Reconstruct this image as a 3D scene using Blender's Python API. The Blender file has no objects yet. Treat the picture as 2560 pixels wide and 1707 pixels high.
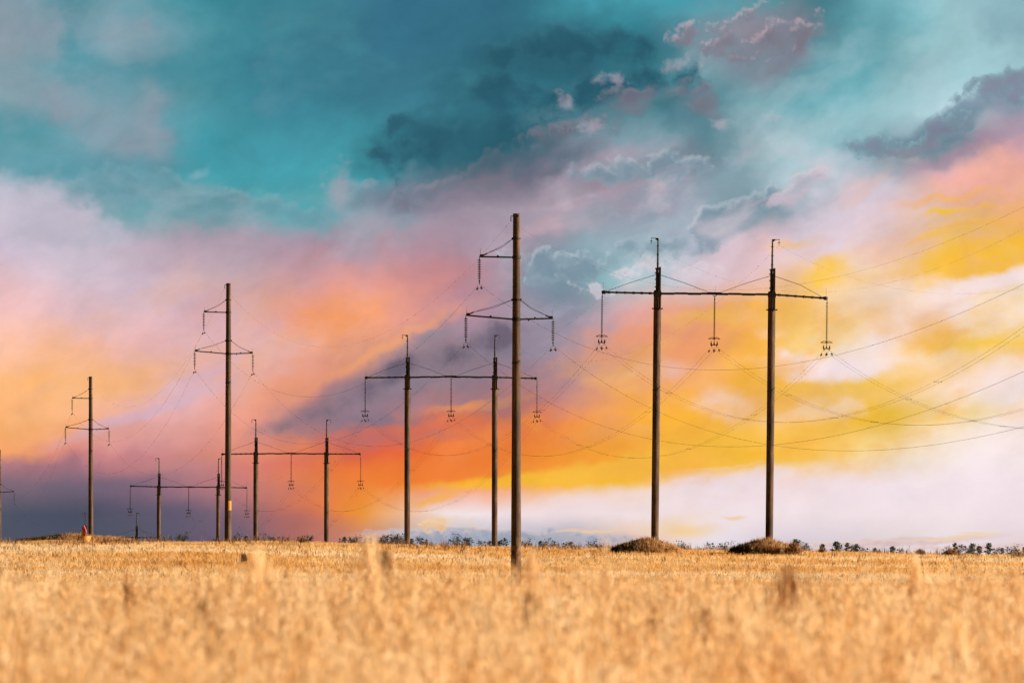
import bpy, math, random
import numpy as np
from mathutils import Vector, Matrix
random.seed(7); rng = np.random.default_rng(11)
R = math.radians
sc = bpy.context.scene
COL = sc.collection

# ------------------------------------------------------------------ camera
# 300 mm telephoto; F is its focal length in pixels of a 2560 px wide frame, true horizon at row 1370
F = 21333.0
HOR = 1370.0
cam_d = bpy.data.cameras.new('camera'); cam = bpy.data.objects.new('camera', cam_d); COL.objects.link(cam)
cam.location = (0, 0, 0); cam.rotation_euler = (R(90), 0, 0)
cam_d.sensor_width = 36; cam_d.lens = 300; cam_d.sensor_fit = 'HORIZONTAL'
cam_d.shift_y = (HOR - 853.5) / 2560
cam_d.clip_start = 1; cam_d.clip_end = 200000
cam_d.dof.use_dof = True; cam_d.dof.focus_distance = 690; cam_d.dof.aperture_fstop = 0.3 / 0.021
sc.camera = cam

def lin(h):
    c = [int(h[i:i+2], 16) / 255 for i in (0, 2, 4)]
    return tuple(x / 12.92 if x <= .04045 else ((x + .055) / 1.055) ** 2.4 for x in c)

# ------------------------------------------------------------------ light
EXPO = 1.02
SUN_EL, SUN_AZ = R(15), R(2)          # low sun at the right, a touch behind the camera
sv = Vector((math.cos(SUN_EL) * math.cos(SUN_AZ), -math.cos(SUN_EL) * math.sin(SUN_AZ), math.sin(SUN_EL)))
sun_d = bpy.data.lights.new('sun', 'SUN'); sun = bpy.data.objects.new('sun', sun_d); COL.objects.link(sun)
sun_d.energy = 5.0; sun_d.angle = R(0.5); sun_d.color = (1, .84, .64)
sun.rotation_euler = sv.to_track_quat('Z', 'Y').to_euler(); sun.location = sv * 60
sc.view_settings.view_transform = 'Standard'; sc.view_settings.look = 'None'
sc.view_settings.exposure = EXPO; sc.view_settings.gamma = 1
sc.cycles.use_denoising = True
sc.cycles.use_adaptive_sampling = True; sc.cycles.adaptive_threshold = .02; sc.cycles.adaptive_min_samples = 12
sc.cycles.max_bounces = 5; sc.cycles.transparent_max_bounces = 4

# ------------------------------------------------------------------ sky (world directions)
def build_world():
    w = bpy.data.worlds.new('World'); sc.world = w; w.use_nodes = True
    nt = w.node_tree; nt.nodes.clear(); N, L = nt.nodes.new, nt.links.new
    def math_(op, a, b=None, clamp=False):
        n = N('ShaderNodeMath'); n.operation = op; n.use_clamp = clamp
        for i, v in enumerate((a, b)):
            if v is None: continue
            if isinstance(v, (int, float)): n.inputs[i].default_value = v
            else: L(v, n.inputs[i])
        return n.outputs[0]
    def mix(a, b, f, op='MIX'):
        n = N('ShaderNodeMix'); n.data_type = 'RGBA'; n.blend_type = op
        for s, v in ((n.inputs[0], f), (n.inputs[6], a), (n.inputs[7], b)):
            if isinstance(v, (int, float)): s.default_value = v
            elif isinstance(v, tuple): s.default_value = (*v[:3], 1)
            else: L(v, s)
        return n.outputs[2]
    def maprange(v, a, b, c=0., d=1., smooth=False):
        n = N('ShaderNodeMapRange'); n.interpolation_type = 'SMOOTHSTEP' if smooth else 'LINEAR'
        L(v, n.inputs[0])
        for i, x in enumerate((a, b, c, d)): n.inputs[i+1].default_value = x
        return n.outputs[0]
    def vmath(op, a, b):
        n = N('ShaderNodeVectorMath'); n.operation = op
        for i, v in enumerate((a, b)):
            if isinstance(v, tuple): n.inputs[i].default_value = v
            else: L(v, n.inputs[i])
        return n.outputs[0]
    def noise(vec, scale, detail, rough=.55, dist=0., dim='2D'):
        n = N('ShaderNodeTexNoise'); n.noise_dimensions = dim; L(vec, n.inputs['Vector'])
        n.inputs['Scale'].default_value = scale; n.inputs['Detail'].default_value = detail
        n.inputs['Roughness'].default_value = rough; n.inputs['Distortion'].default_value = dist
        return n
    tc = N('ShaderNodeTexCoord'); sep = N('ShaderNodeSeparateXYZ'); L(tc.outputs['Generated'], sep.inputs[0])
    y = math_('MAXIMUM', sep.outputs[1], .02)
    U = math_('MULTIPLY', math_('DIVIDE', sep.outputs[0], y), F / 1000)
    V = math_('MULTIPLY', math_('DIVIDE', sep.outputs[2], y), F / 1000)
    cb = N('ShaderNodeCombineXYZ'); L(U, cb.inputs[0]); L(V, cb.inputs[1]); P = cb.outputs[0]
    # turbulence, drawn out along the drift of the clouds (rising to the right)
    mp = N('ShaderNodeMapping'); mp.vector_type = 'TEXTURE'; L(P, mp.inputs[0])
    mp.inputs['Rotation'].default_value = (0, 0, R(22)); mp.inputs['Scale'].default_value = (1.35, .9, 1)
    S = mp.outputs[0]
    n1 = noise(S, 3.2, 4, .6).outputs['Color']; n2 = noise(P, 11, 3, .52).outputs['Color']
    w1 = vmath('MULTIPLY', vmath('SUBTRACT', n1, (.5, .5, .5)), (.20, .11, 0))
    w2 = vmath('MULTIPLY', vmath('SUBTRACT', n2, (.5, .5, .5)), (.065, .055, 0))
    # the air is calm near the horizon: turbulence fades there
    calm = maprange(V, .0, .5, .28, 1.)
    ww = N('ShaderNodeVectorMath'); ww.operation = 'SCALE'; L(vmath('ADD', w1, w2), ww.inputs[0]); L(calm, ww.inputs[3])
    PW = vmath('ADD', P, ww.outputs[0])
    wq = N('ShaderNodeVectorMath'); wq.operation = 'SCALE'; L(ww.outputs[0], wq.inputs[0]); wq.inputs[3].default_value = .3
    P2 = vmath('ADD', P, wq.outputs[0])
    sp2 = N('ShaderNodeSeparateXYZ'); L(PW, sp2.inputs[0]); UW, VW = sp2.outputs[0], sp2.outputs[1]
    rows = SKY_ROWS
    uf = maprange(UW, -1.28, 1.28)
    col = None; pv = None
    for yd, hexes in rows:
        v = (HOR - yd / .91875) / 1000
        r = N('ShaderNodeValToRGB'); cr = r.color_ramp; cr.interpolation = 'CARDINAL'
        hs = hexes.split()
        cr.elements[0].position = 0; cr.elements[1].position = 1
        for i in range(1, len(hs) - 1): cr.elements.new(i / (len(hs) - 1))
        for i, h in enumerate(hs):
            c = list(lin(h))
            if 440 <= yd <= 1000 and i <= 6:          # the left-hand sky glows warmer
                wt = 1. if i < 5 else .5; c = [min(1., c[0] * (1 + .12 * wt)), c[1] * (1 + .10 * wt), c[2] * (1 + .05 * wt)]
            if 860 <= yd <= 1000 and 10 <= i <= 14: c = [c[0], c[1] * .96, c[2] * .62]   # golden band
            cr.elements[i].color = (*c, 1)
        L(uf, r.inputs[0])
        if col is None: col = r.outputs[0]
        else: col = mix(col, r.outputs[0], maprange(VW, pv, v))
        pv = v
    for (bx, by, rx, ry, ang, h, op, soft) in SKY_BLOBS:
        m = N('ShaderNodeMapping'); m.vector_type = 'TEXTURE'; L(PW, m.inputs[0])
        m.inputs['Location'].default_value = (bx / 918.75 - 1.28, (HOR - by / .91875) / 1000, 0)
        m.inputs['Rotation'].default_value = (0, 0, R(ang)); m.inputs['Scale'].default_value = (rx * 1.75 / 918.75, ry * 1.75 / 918.75, 1)
        g = N('ShaderNodeTexGradient'); g.gradient_type = 'SPHERICAL'; L(m.outputs[0], g.inputs[0])
        col = mix(col, lin(h), maprange(g.outputs['Fac'], .08, .08 + min(.85, soft * 1.7), 0, op, True))
    # cumulus: every group is one bank of cloud with ragged billows, a body colour, a thicker core and a lit upper rim
    def bank(p, ells, nz, amp):
        reg = None
        for (bx, by, rx, ry, ang) in ells:
            m = N('ShaderNodeMapping'); m.vector_type = 'TEXTURE'; L(p, m.inputs[0])
            m.inputs['Location'].default_value = (bx / 918.75 - 1.28, (HOR - by / .91875) / 1000, 0)
            m.inputs['Rotation'].default_value = (0, 0, R(ang)); m.inputs['Scale'].default_value = (rx * 1.9 / 918.75, ry * 1.9 / 918.75, 1)
            g = N('ShaderNodeTexGradient'); g.gradient_type = 'SPHERICAL'; L(m.outputs[0], g.inputs[0])
            reg = g.outputs['Fac'] if reg is None else math_('MAXIMUM', reg, g.outputs['Fac'])
        f = noise(p, nz, 5, .54).outputs['Fac']
        d = math_('ADD', math_('MINIMUM', reg, .75), math_('MULTIPLY', math_('MULTIPLY', math_('SUBTRACT', f, .5), amp), maprange(reg, .02, .28)))
        return d
    for (ells, nz, amp, edge, body, core, rim, op, rs, sh) in SKY_CUMULUS:
        Pg = vmath('ADD', P2, vmath('MULTIPLY', col, (1e-9, 1e-9, 0)))
        d = bank(Pg, ells, nz, amp)
        a_ = maprange(d, .40, .40 + edge, 0, op, True)
        d2 = bank(vmath('ADD', Pg, (-sh * .5, sh, 0)), ells, nz, amp)
        lit = maprange(math_('SUBTRACT', d, d2), .02, .30, 0, rs, True)
        lit = math_('MULTIPLY', lit, maprange(d, .95, .45, 0, 1, True))
        c_ = mix(lin(body), lin(core), maprange(d, .5, .95, 0, 1, True))
        c_ = mix(c_, lin(rim), lit)
        col = mix(col, c_, a_)
    # torn veils of cloud inside soft regions
    for k, (bx, by, rx, ry, ang, h, op, sc_, lo, hi) in enumerate(SKY_VEILS):
        Pg = vmath('ADD', P2, vmath('MULTIPLY', col, (1e-9, 1e-9, 0)))
        m = N('ShaderNodeMapping'); m.vector_type = 'TEXTURE'; L(PW, m.inputs[0])
        m.inputs['Location'].default_value = (bx / 918.75 - 1.28, (HOR - by / .91875) / 1000, 0)
        m.inputs['Rotation'].default_value = (0, 0, R(ang)); m.inputs['Scale'].default_value = (rx * 1.3 / 918.75, ry * 1.3 / 918.75, 1)
        g = N('ShaderNodeTexGradient'); g.gradient_type = 'SPHERICAL'; L(m.outputs[0], g.inputs[0])
        m2 = N('ShaderNodeMapping'); m2.vector_type = 'TEXTURE'; L(Pg, m2.inputs[0]); m2.inputs['Location'].default_value = (k * 3.1, k * 1.7, k * .9)
        m2.inputs['Rotation'].default_value = (0, 0, R(ang)); m2.inputs['Scale'].default_value = (1.5, .85, 1)
        nn = noise(m2.outputs[0], sc_, 5, .52, .15).outputs['Fac']
        f = math_('MULTIPLY', maprange(g.outputs['Fac'], .0, .55, 0, 1, True), maprange(nn, lo - .03, hi + .05, 0, op * .8, True))
        col = mix(col, lin(h), f)
    # billow shading
    Sg = vmath('ADD', S, vmath('MULTIPLY', col, (1e-9, 1e-9, 0)))
    t1 = maprange(noise(Sg, 6.5, 5, .58, .2).outputs['Fac'], .3, .7, .92, 1.09)
    t2 = maprange(noise(P, 24, 3, .6).outputs['Fac'], .3, .7, .988, 1.012)
    tt = math_('MULTIPLY', t1, t2)
    fade = maprange(V, .0, .35, .25, 1.)
    tt = math_('ADD', math_('MULTIPLY', math_('SUBTRACT', tt, 1.), fade), 1.)
    g3 = N('ShaderNodeCombineXYZ'); [L(tt, g3.inputs[i]) for i in range(3)]
    col = mix(col, g3.outputs[0], 1., 'MULTIPLY')
    # rest of the sky: Nishita dimmed by an added, unseen cloud deck, keeping shaded sides dark
    sky = N('ShaderNodeTexSky'); sky.sky_type = 'NISHITA'; sky.sun_disc = False
    sky.sun_elevation = SUN_EL; sky.sun_rotation = R(90) + SUN_AZ
    bg0 = N('ShaderNodeBackground'); bg0.inputs[1].default_value = .05
    cl = noise(tc.outputs['Generated'], 2.2, 6, .6, dim='3D').outputs['Fac']
    L(mix(sky.outputs[0], (.05, .12, .15), maprange(cl, .15, .42, .55, 1.)), bg0.inputs[0])
    bg1 = N('ShaderNodeBackground'); L(col, bg1.inputs[0]); bg1.inputs[1].default_value = 2 ** -EXPO
    a = maprange(math_('ABSOLUTE', U), 2.2, 5.0, 1, 0, True); b = maprange(V, 2.2, 5.0, 1, 0, True)
    fr = maprange(sep.outputs[1], .3, .6, 0, 1)
    msk = math_('MULTIPLY', math_('MULTIPLY', a, b), fr)
    ms = N('ShaderNodeMixShader'); L(msk, ms.inputs[0]); L(bg0.outputs[0], ms.inputs[1]); L(bg1.outputs[0], ms.inputs[2])
    out = N('ShaderNodeOutputWorld'); L(ms.outputs[0], out.inputs[0])
    w.cycles.sampling_method = 'MANUAL'; w.cycles.sample_map_resolution = 1024

SKY_ROWS = [
 (0,   '8298a4 4a8c9a 6a9aa6 478f9c 3b7f8e 3f7f8f 38708a 38718a 33697e 4190a0 489bab 4b9dad 5b909b 4a7f8c 74aeb8 93bcc4 87b0ba'),
 (80,  '8f9fab 5590a0 7a9dac 5f9aa8 418795 3e7a8c 37708a 38728a 356d82 30687a 37798a 6f8c98 8a8a98 4d8591 72b0ba 98c2ca 8cb4be'),
 (160, '86a0ab 619aa6 4f8f9d 4b8d9b 3a7b8d 3c7b8d 3b748a 3d7a8e 2f6578 2d6475 3a7e8c 6da0aa 76808e 4f9aa6 76a9b3 9cc6ce a4c8d0'),
 (240, '84a3ad 849dab 6e98a5 5a97a4 3e8496 3c8092 3d7d8f 3f8294 3a7f8d 3b8290 3f7c88 547d8a 4f909c 79b4be 9fc4cc b4ced6 8a93a4'),
 (320, '4a96a2 6b9daa 8397a5 4a98a6 4594a3 4493a2 3f8c9b 3a6f7e 346f7d 6b8a98 7fa0ac 5f8b97 9bb8c0 93bcc6 87a0ac 77899a c59aa6'),
 (400, '6c9dab 5f9aa8 5a9aa8 529eab 4a9eac 4aa4b0 4c95a2 5a7480 716f80 8d7c8c a897a8 7a8b99 a5bcc6 c5ccd6 9aa5b3 dcaeb2 ecb49a'),
 (480, 'c2bccd a0acba 6f9ba8 69969f 5c9aa5 6fa5b1 8f97a8 9a8e9e a89aa9 b0a0ae a39aaa 94a6b2 7f98a5 d4c8d4 dfc6ce e8b890 efae70'),
 (560, 'bfb3c9 c3b8ca b2a4b6 a898aa a394a6 a48ea0 b48d9b a58998 9d93a4 8ba0ac a8bcc6 b8b8c8 e0c0c8 e2d0dc e6c4b8 f0c060 f2b850'),
 (640, 'd3b3be c8b8ca c4b2c4 b8a4b8 b39cae c8969a d8968e c08890 8f90a0 7a97a4 9ec0c6 d0c4cc e2bcb8 f0c470 f2d0a8 f4c450 f4dcc8'),
 (720, 'e3b4b4 d8b4bc cdb2c2 c8a4b0 cf9c9c e8966e ee9c70 c58f98 9a8a9c a294a4 d8a09c f0a878 f2b45c f2c070 f4cca8 f4dcd8 f4e0c8'),
 (800, 'ecb8a0 ecb49c e0b0b0 dcaaa8 dea498 ea9c74 c89080 908090 8d8294 b498a0 e8a07c efa068 f2b858 f6d8a8 f4e0e4 f4c870 f4c860'),
 (880, 'efb27c f0b078 e2b0a0 dba8a8 e29c80 d89080 8c7888 9c8088 a88088 c08c88 e8a080 f0ac68 f2bc58 f2c880 f2cc78 f4dcd4 f6e4e0'),
 (960, 'f2a868 eeb090 dca8a8 d89c98 dd9484 a07880 887080 c87058 e87848 ec9048 f2a848 f2b448 f6cca8 f2c060 f2c878 f4dcb8 f4e0d8'),
 (1040,'f0a060 e09080 c88488 d08880 e08870 d87058 e86840 ec7838 f08438 f49c38 f2a83c f4b848 f4b83c f4c870 f4dcb0 f4e4e0 f4e4e4'),
 (1070,'b47c80 a0707c b87c80 c48484 d67c70 e07050 ea7040 ee7c38 f28a38 f49c38 f4a83c f6bc48 f4c054 f2cc80 f0dcc8 f2e2e4 f2e2e6'),
 (1110,'846a7a 746474 886c7e ac7880 c87c74 e08050 ee8434 f0883a f6a038 f6b838 f4c860 f0dce0 f2e0e4 f2e0e6 f2e2e8 f2e2e8 f2e2e8'),
 (1180,'505566 4b5062 585266 786276 a56e70 e17d4b eba564 f0dcd8 f0dce0 f0dcdc f0e0e2 f0e0e4 f0dfe3 efdfe3 efdfe4 f0e0e4 f0e0e6'),
 (1240,'4e5464 4e5565 545866 60586c 7c6270 b87468 b89088 9fa4b4 b0b4c0 b0acb8 e0bca8 e8dce0 dcd0d8 dccfd6 e4d4d6 eadce0 e6d4d8'),
]
SKY_BLOBS = [
 (60,40,80,70,0,'8b99a6',.5,.6), (350,90,90,55,10,'7c9dab',.6,.5), (100,210,110,60,0,'88a2ae',.5,.6), (340,270,42,80,-5,'8e98a6',.65,.5),
 (1000,60,160,70,10,'366f86',.5,.6), (840,180,150,70,-15,'3a7388',.5,.7), (560,340,150,40,0,'4497a6',.6,.6),
 (150,60,60,60,0,'418795',.5,.6),
 (1235,125,150,55,5,'2a6072',.8,.4), (1170,230,130,50,-10,'2f6879',.7,.4), (1400,190,120,40,10,'44707e',.6,.5),
 (1010,320,185,52,14,'2c6474',.85,.35), (1300,275,150,36,16,'5d7c89',.7,.5), (1120,400,250,44,18,'87758a',.6,.6), (900,430,140,30,15,'76768a',.6,.5),
 (1340,390,130,20,26,'b69cae',.7,.5), (1480,390,120,32,0,'6c8493',.6,.4), (1430,470,150,30,5,'a898aa',.5,.6),
 (1760,70,80,40,15,'8e8492',.6,.5),
 (1800,112,95,50,20,'877f8e',.6,.5), (1650,120,90,35,5,'7f8f9c',.5,.5), (1500,120,80,50,0,'35707f',.6,.5),
 
 (1980,120,120,30,30,'6fa6b0',.5,.6), (2060,330,110,24,-3,'6b8d9b',.8,.4), (2190,275,140,32,30,'6c8397',.85,.4), (2320,205,60,45,20,'858fa2',.8,.4),
 (2250,330,150,22,25,'a08a9e',.7,.5), (2300,60,60,30,-30,'7fa4af',.6,.5), (2120,130,150,70,35,'a6cbd2',.5,.7), (1900,290,220,40,20,'9fc6ce',.6,.6),
 (1835,436,44,18,28,'e4c4ce',.7,.6), (1760,450,45,14,30,'8d97a8',.6,.5), (1700,520,60,22,20,'7d98a6',.7,.5), (1560,500,60,14,5,'9fb4be',.5,.5),
 (1960,470,120,50,20,'dccfdc',.7,.6), (1900,560,130,40,20,'e2d0dc',.6,.6),
 (2290,400,120,40,25,'f0a89a',.6,.6), (2200,455,110,6,14,'f4b468',.7,.5), (2170,488,36,8,12,'f6c42c',.85,.4), (2250,470,60,6,14,'f6bc50',.6,.4), (2150,552,60,8,14,'f6c030',.7,.4), (2230,520,90,5,12,'f4b458',.6,.4),
 (2270,590,190,40,17,'f7bc38',.85,.4), (1940,635,50,34,35,'f6c444',.8,.4), (1830,560,60,14,10,'f4c06c',.6,.5),
 (2250,655,200,22,18,'f6e2e6',.85,.4), (2050,690,150,30,8,'f4dccc',.7,.5), (2230,740,160,26,14,'f4c460',.7,.5), (1900,838,150,26,3,'f4e2ea',.85,.4),
 (2200,790,140,24,8,'f4c64c',.7,.5), (2250,880,180,28,10,'f6e4e6',.8,.5), (2000,900,130,20,5,'f2c878',.6,.5), (1660,935,50,32,0,'f2e0ec',.8,.4), (2180,960,120,20,10,'f4d488',.6,.5), (2120,880,190,44,8,'f4c060',.6,.9), (1700,930,240,60,6,'f3b24c',.45,.9), (2200,770,150,20,10,'f4c468',.5,.7),
 (1500,855,80,22,5,'e4c8d0',.6,.5), (1560,600,60,20,10,'c8ccd6',.6,.5), (1290,600,120,30,0,'7f97a4',.6,.5),
 (1250,520,100,22,8,'d0acb4',.6,.6), (1620,740,100,20,5,'f2bc54',.7,.5), (1440,790,130,34,10,'ea9a78',.7,.6), (1720,800,80,26,15,'f2b04c',.7,.5),
 (1130,740,80,50,10,'a08ea0',.5,.6),
 (820,690,110,20,10,'ec9c70',.6,.6), (870,800,190,16,26,'f0a470',.7,.6), (620,800,150,24,20,'eeb090',.6,.6), (1000,770,60,14,35,'8c8898',.6,.5),
 (880,880,200,46,22,'8c7886',.6,.8), (1000,830,110,54,10,'8f808e',.6,.8), (740,950,150,40,22,'8c7684',.6,.8),
 (1000,930,140,22,5,'a07c88',.6,.5), (1110,925,90,12,12,'f29a50',.7,.4), (960,985,180,12,3,'d86c50',.6,.5), (900,1085,230,34,3,'ee7c36',.7,.6),
 (200,905,260,38,20,'f2b070',.75,.5), (110,985,140,24,12,'f4a860',.6,.5), (330,945,190,16,22,'d6b0c0',.75,.4), (470,850,120,18,22,'dab2c0',.6,.5),
 (300,1000,120,26,8,'e2a090',.5,.6),
 (90,1200,260,60,3,'4e5364',.35,.6), (260,1110,150,22,5,'6f6276',.4,.6), (420,1190,150,40,0,'5e5a6e',.6,.6), (680,1200,110,30,-5,'96646c',.5,.6),
 (700,490,60,24,-10,'4aa8b4',.8,.5), (560,400,180,30,-8,'469fac',.6,.6), (400,440,170,36,-8,'6a98a3',.7,.4), (520,500,130,22,-8,'6f98a4',.7,.5), (90,480,110,50,-10,'c6bdce',.75,.35),
 (760,440,34,40,0,'b0acb8',.6,.5), (450,385,26,16,0,'86b4be',.6,.5), (240,385,20,22,0,'8cb0bc',.6,.5), (600,440,30,16,0,'5cacb6',.6,.5),
 (930,500,40,30,0,'7f92a0',.6,.5),
 (1210,1104,200,13,4,'f9bc34',.8,.4), (1010,1146,60,9,14,'f7b040',.7,.4), (1420,1070,200,22,10,'f5bc44',.8,.35), (1700,1010,160,26,6,'f5bc3e',.7,.4),
 (1620,1130,330,34,6,'f0dde2',.8,.3), (1980,1060,160,18,8,'f3dccc',.5,.5), (1650,1072,90,4,4,'f2cba8',.5,.5),
 (1003,1205,36,15,5,'f3cd9c',.85,.35), (960,1222,110,9,2,'d4c2c6',.7,.4), (1090,1226,130,12,-3,'a2a8b8',.8,.4), (1120,1212,90,4,-4,'dccccc',.7,.4), (1160,1240,200,8,0,'8f98aa',.6,.5),
 (1330,1222,90,3,3,'f0cca4',.7,.4), (1360,1236,120,10,0,'b8b2be',.6,.5), (1580,1212,75,16,0,'f3cc90',.85,.5), (1540,1195,110,18,8,'f0d4b8',.6,.6), (1695,1186,22,4,0,'f0cc9c',.8,.4),
 (2060,1245,200,8,4,'dcc2c2',.8,.35), (2180,1234,80,3,5,'f4d0a0',.8,.4), (1900,1252,160,6,0,'dacacf',.7,.4), (2250,1222,40,3,0,'f2d2a8',.7,.4), (2300,1258,90,10,0,'e0c6c6',.7,.4),
]
SKY_VEILS = [
 (1250,240,480,190,14,'2f6474',.75,5.0,.48,.66),
 (280,170,420,190,5,'93a5b1',.5,4.5,.48,.66), (350,200,420,200,5,'418d9b',.5,5.0,.50,.66), (900,90,300,110,-8,'336d80',.45,5.0,.5,.68), (850,120,300,100,-8,'4e93a0',.4,7.0,.54,.7),
 (1550,470,450,170,14,'7e99a6',.6,6.0,.48,.62), (1550,520,450,170,14,'ddccd6',.55,6.0,.5,.64), (1950,190,360,140,25,'6da2ac',.5,5.0,.5,.66), (1950,230,360,140,25,'bcd3da',.4,5.0,.5,.66),
 (2080,800,420,190,10,'f5e2e6',.5,6.5,.54,.66), (1800,920,640,190,8,'f4b245',.85,6.0,.47,.62), (2150,500,300,150,16,'ecb49c',.5,8.0,.5,.64),
 (1600,860,300,130,10,'f0b080',.5,7.0,.5,.62), (1350,880,300,120,8,'e89a70',.5,7.0,.5,.64),
 (950,950,330,80,6,'7d7084',.6,5.5,.48,.62), (1000,1010,360,70,4,'f08a4c',.6,7.5,.52,.62), (500,760,460,160,20,'c9b0c2',.45,4.0,.5,.66), (300,820,400,160,20,'f0b684',.4,4.0,.5,.66),
 (1050,1208,140,18,0,'f2cda6',.7,16.,.5,.6),
 (520,500,420,90,-6,'a9b8c4',.4,6.0,.5,.66),
]
SKY_CUMULUS = [
 ([(350,440,250,46,-7), (560,470,160,36,-8), (200,430,90,40,0)], 9, 1.5, .35, '7aa2ae', '6896a2', '94c2ca', .7, .6, .012),
 ([(80,500,120,60,0), (200,520,100,50,-10)], 8, 1.3, .45, 'bdb8cb', 'c6bece', 'b4c6d0', .7, .4, .012),
 ([(350,270,34,72,-4), (110,60,70,90,0), (290,70,80,60,0), (150,230,110,60,0)], 8, 1.5, .6, '86a0ac', '8f9aa8', '8fb2bc', .65, .4, .012),
 ([(1240,130,170,66,5), (1420,105,150,50,-4), (1165,215,110,66,0), (1330,225,180,56,18), (1010,325,210,64,14), (1200,300,180,62,18), (870,352,66,20,0), (1480,190,130,46,8)], 9, 1.6, .40, '336878', '28586a', '4f8f9c', .97, .4, .014),
 ([(1480,235,120,40,12), (1330,292,140,38,14), (1560,260,110,38,0), (1130,385,210,40,20)], 9, 1.8, .42, '677885', '7a7483', 'bba6b4', .7, .6, .014),
 ([(1650,92,80,40,24), (1590,90,50,32,0), (1790,95,115,60,14), (1700,55,64,32,28)], 12, 1.6, .46, '7b8796', '7d7885', 'f0ccd2', .85, 1.0, .011),
 ([(1592,146,62,20,3), (1350,292,60,18,4), (1765,271,44,14,0), (1292,232,30,24,0), (1655,287,26,13,0), (1400,182,36,18,0)], 22, 1.5, .7, 'aea6b6', 'bcacbb', 'ecccd4', .5, .9, .008),
 ([(1985,326,70,18,0), (2075,336,90,24,4), (2180,283,120,34,30), (2255,225,80,36,34), (2330,200,64,50,20)], 14, 1.9, .28, '7792a0', '7d8498', '93b8c2', .9, .7, .010),
 ([(1480,392,140,36,2), (1640,512,100,30,22), (1745,452,64,24,36), (1300,605,140,36,0), (1560,560,120,32,10)], 11, 1.9, .36, '8ba2ae', '7990a0', 'd8dee6', .75, .7, .012),
 ([(1850,410,72,22,29), (1800,446,54,20,30)], 20, 1.4, .55, 'dcc0ca', 'd0bccb', 'fbd6d8', .8, .8, .008),
 ([(1485,618,60,20,4), (1600,622,56,18,4), (1345,655,60,16,-18)], 20, 1.8, .4, 'd8ccd6', 'd0c8d2', 'f6dadc', .7, .8, .009),
 ([(785,408,22,40,0), (760,438,44,34,0), (830,420,40,20,10)], 20, 1.5, .8, 'a0adbb', 'a4a2b2', 'e8c6ce', .55, .9, .008),
 ([(1005,818,110,40,14), (880,862,180,34,25), (765,928,150,30,22), (1120,775,100,44,15)], 8, 1.4, .6, '7c6e7c', '695f70', 'c89084', .92, .5, .012),
 ([(1110,1232,250,18,0), (960,1226,110,12,0), (1330,1236,120,13,0)], 26, 1.5, .5, 'b9b8c4', '9aa0b2', 'e6dadc', .8, .7, .004),
 ([(1006,1206,36,15,0)], 44, 1.5, .3, 'e8c3a0', 'e2b890', 'f8dcb0', .9, 1.0, .004),
 ([(2080,1247,170,9,2), (1900,1252,120,8,0), (2200,1258,120,8,0)], 30, 1.2, .4, 'e0cacc', 'd8bcbc', 'f4d8ae', .85, .9, .004),
]
build_world()

# ------------------------------------------------------------------ materials
def mat(name, base, rough=.8, metal=0., var=None, scale=3., trans=0., stretch=(1, 1, 1), bump=0., detail=5., obj_rand=0.):
    m = bpy.data.materials.new(name); m.use_nodes = True
    nt = m.node_tree; N, L = nt.nodes.new, nt.links.new
    b = nt.nodes['Principled BSDF']; b.inputs['Roughness'].default_value = rough; b.inputs['Metallic'].default_value = metal
    b.inputs['Specular IOR Level'].default_value = .25
    src = None
    if var:
        tc = N('ShaderNodeTexCoord'); mp = N('ShaderNodeMapping'); L(tc.outputs['Object'], mp.inputs[0])
        mp.inputs['Scale'].default_value = stretch
        n = N('ShaderNodeTexNoise'); L(mp.outputs[0], n.inputs['Vector']); n.inputs['Scale'].default_value = scale
        n.inputs['Detail'].default_value = detail; n.inputs['Roughness'].default_value = .65
        r = N('ShaderNodeValToRGB'); r.color_ramp.elements[0].position = .3; r.color_ramp.elements[1].position = .72
        cols = [base] + list(var)
        r.color_ramp.elements[0].color = (*cols[0], 1); r.color_ramp.elements[1].color = (*cols[-1], 1)
        for i in range(1, len(cols) - 1):
            e = r.color_ramp.elements.new(.3 + .42 * i / (len(cols) - 1)); e.color = (*cols[i], 1)
        L(n.outputs[0], r.inputs[0]); L(r.outputs[0], b.inputs['Base Color']); src = r.outputs[0]
        if bump:
            bp = N('ShaderNodeBump'); bp.inputs['Strength'].default_value = bump; bp.inputs['Distance'].default_value = .03
            L(n.outputs[0], bp.inputs['Height']); L(bp.outputs[0], b.inputs['Normal'])
    else: b.inputs['Base Color'].default_value = (*base, 1)
    if trans:
        t = N('ShaderNodeBsdfTranslucent')
        if src: L(src, t.inputs[0])
        else: t.inputs[0].default_value = (*base, 1)
        mx = N('ShaderNodeMixShader'); mx.inputs[0].default_value = trans
        L(b.outputs[0], mx.inputs[1]); L(t.outputs[0], mx.inputs[2])
        L(mx.outputs[0], nt.nodes['Material Output'].inputs[0])
    return m
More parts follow.
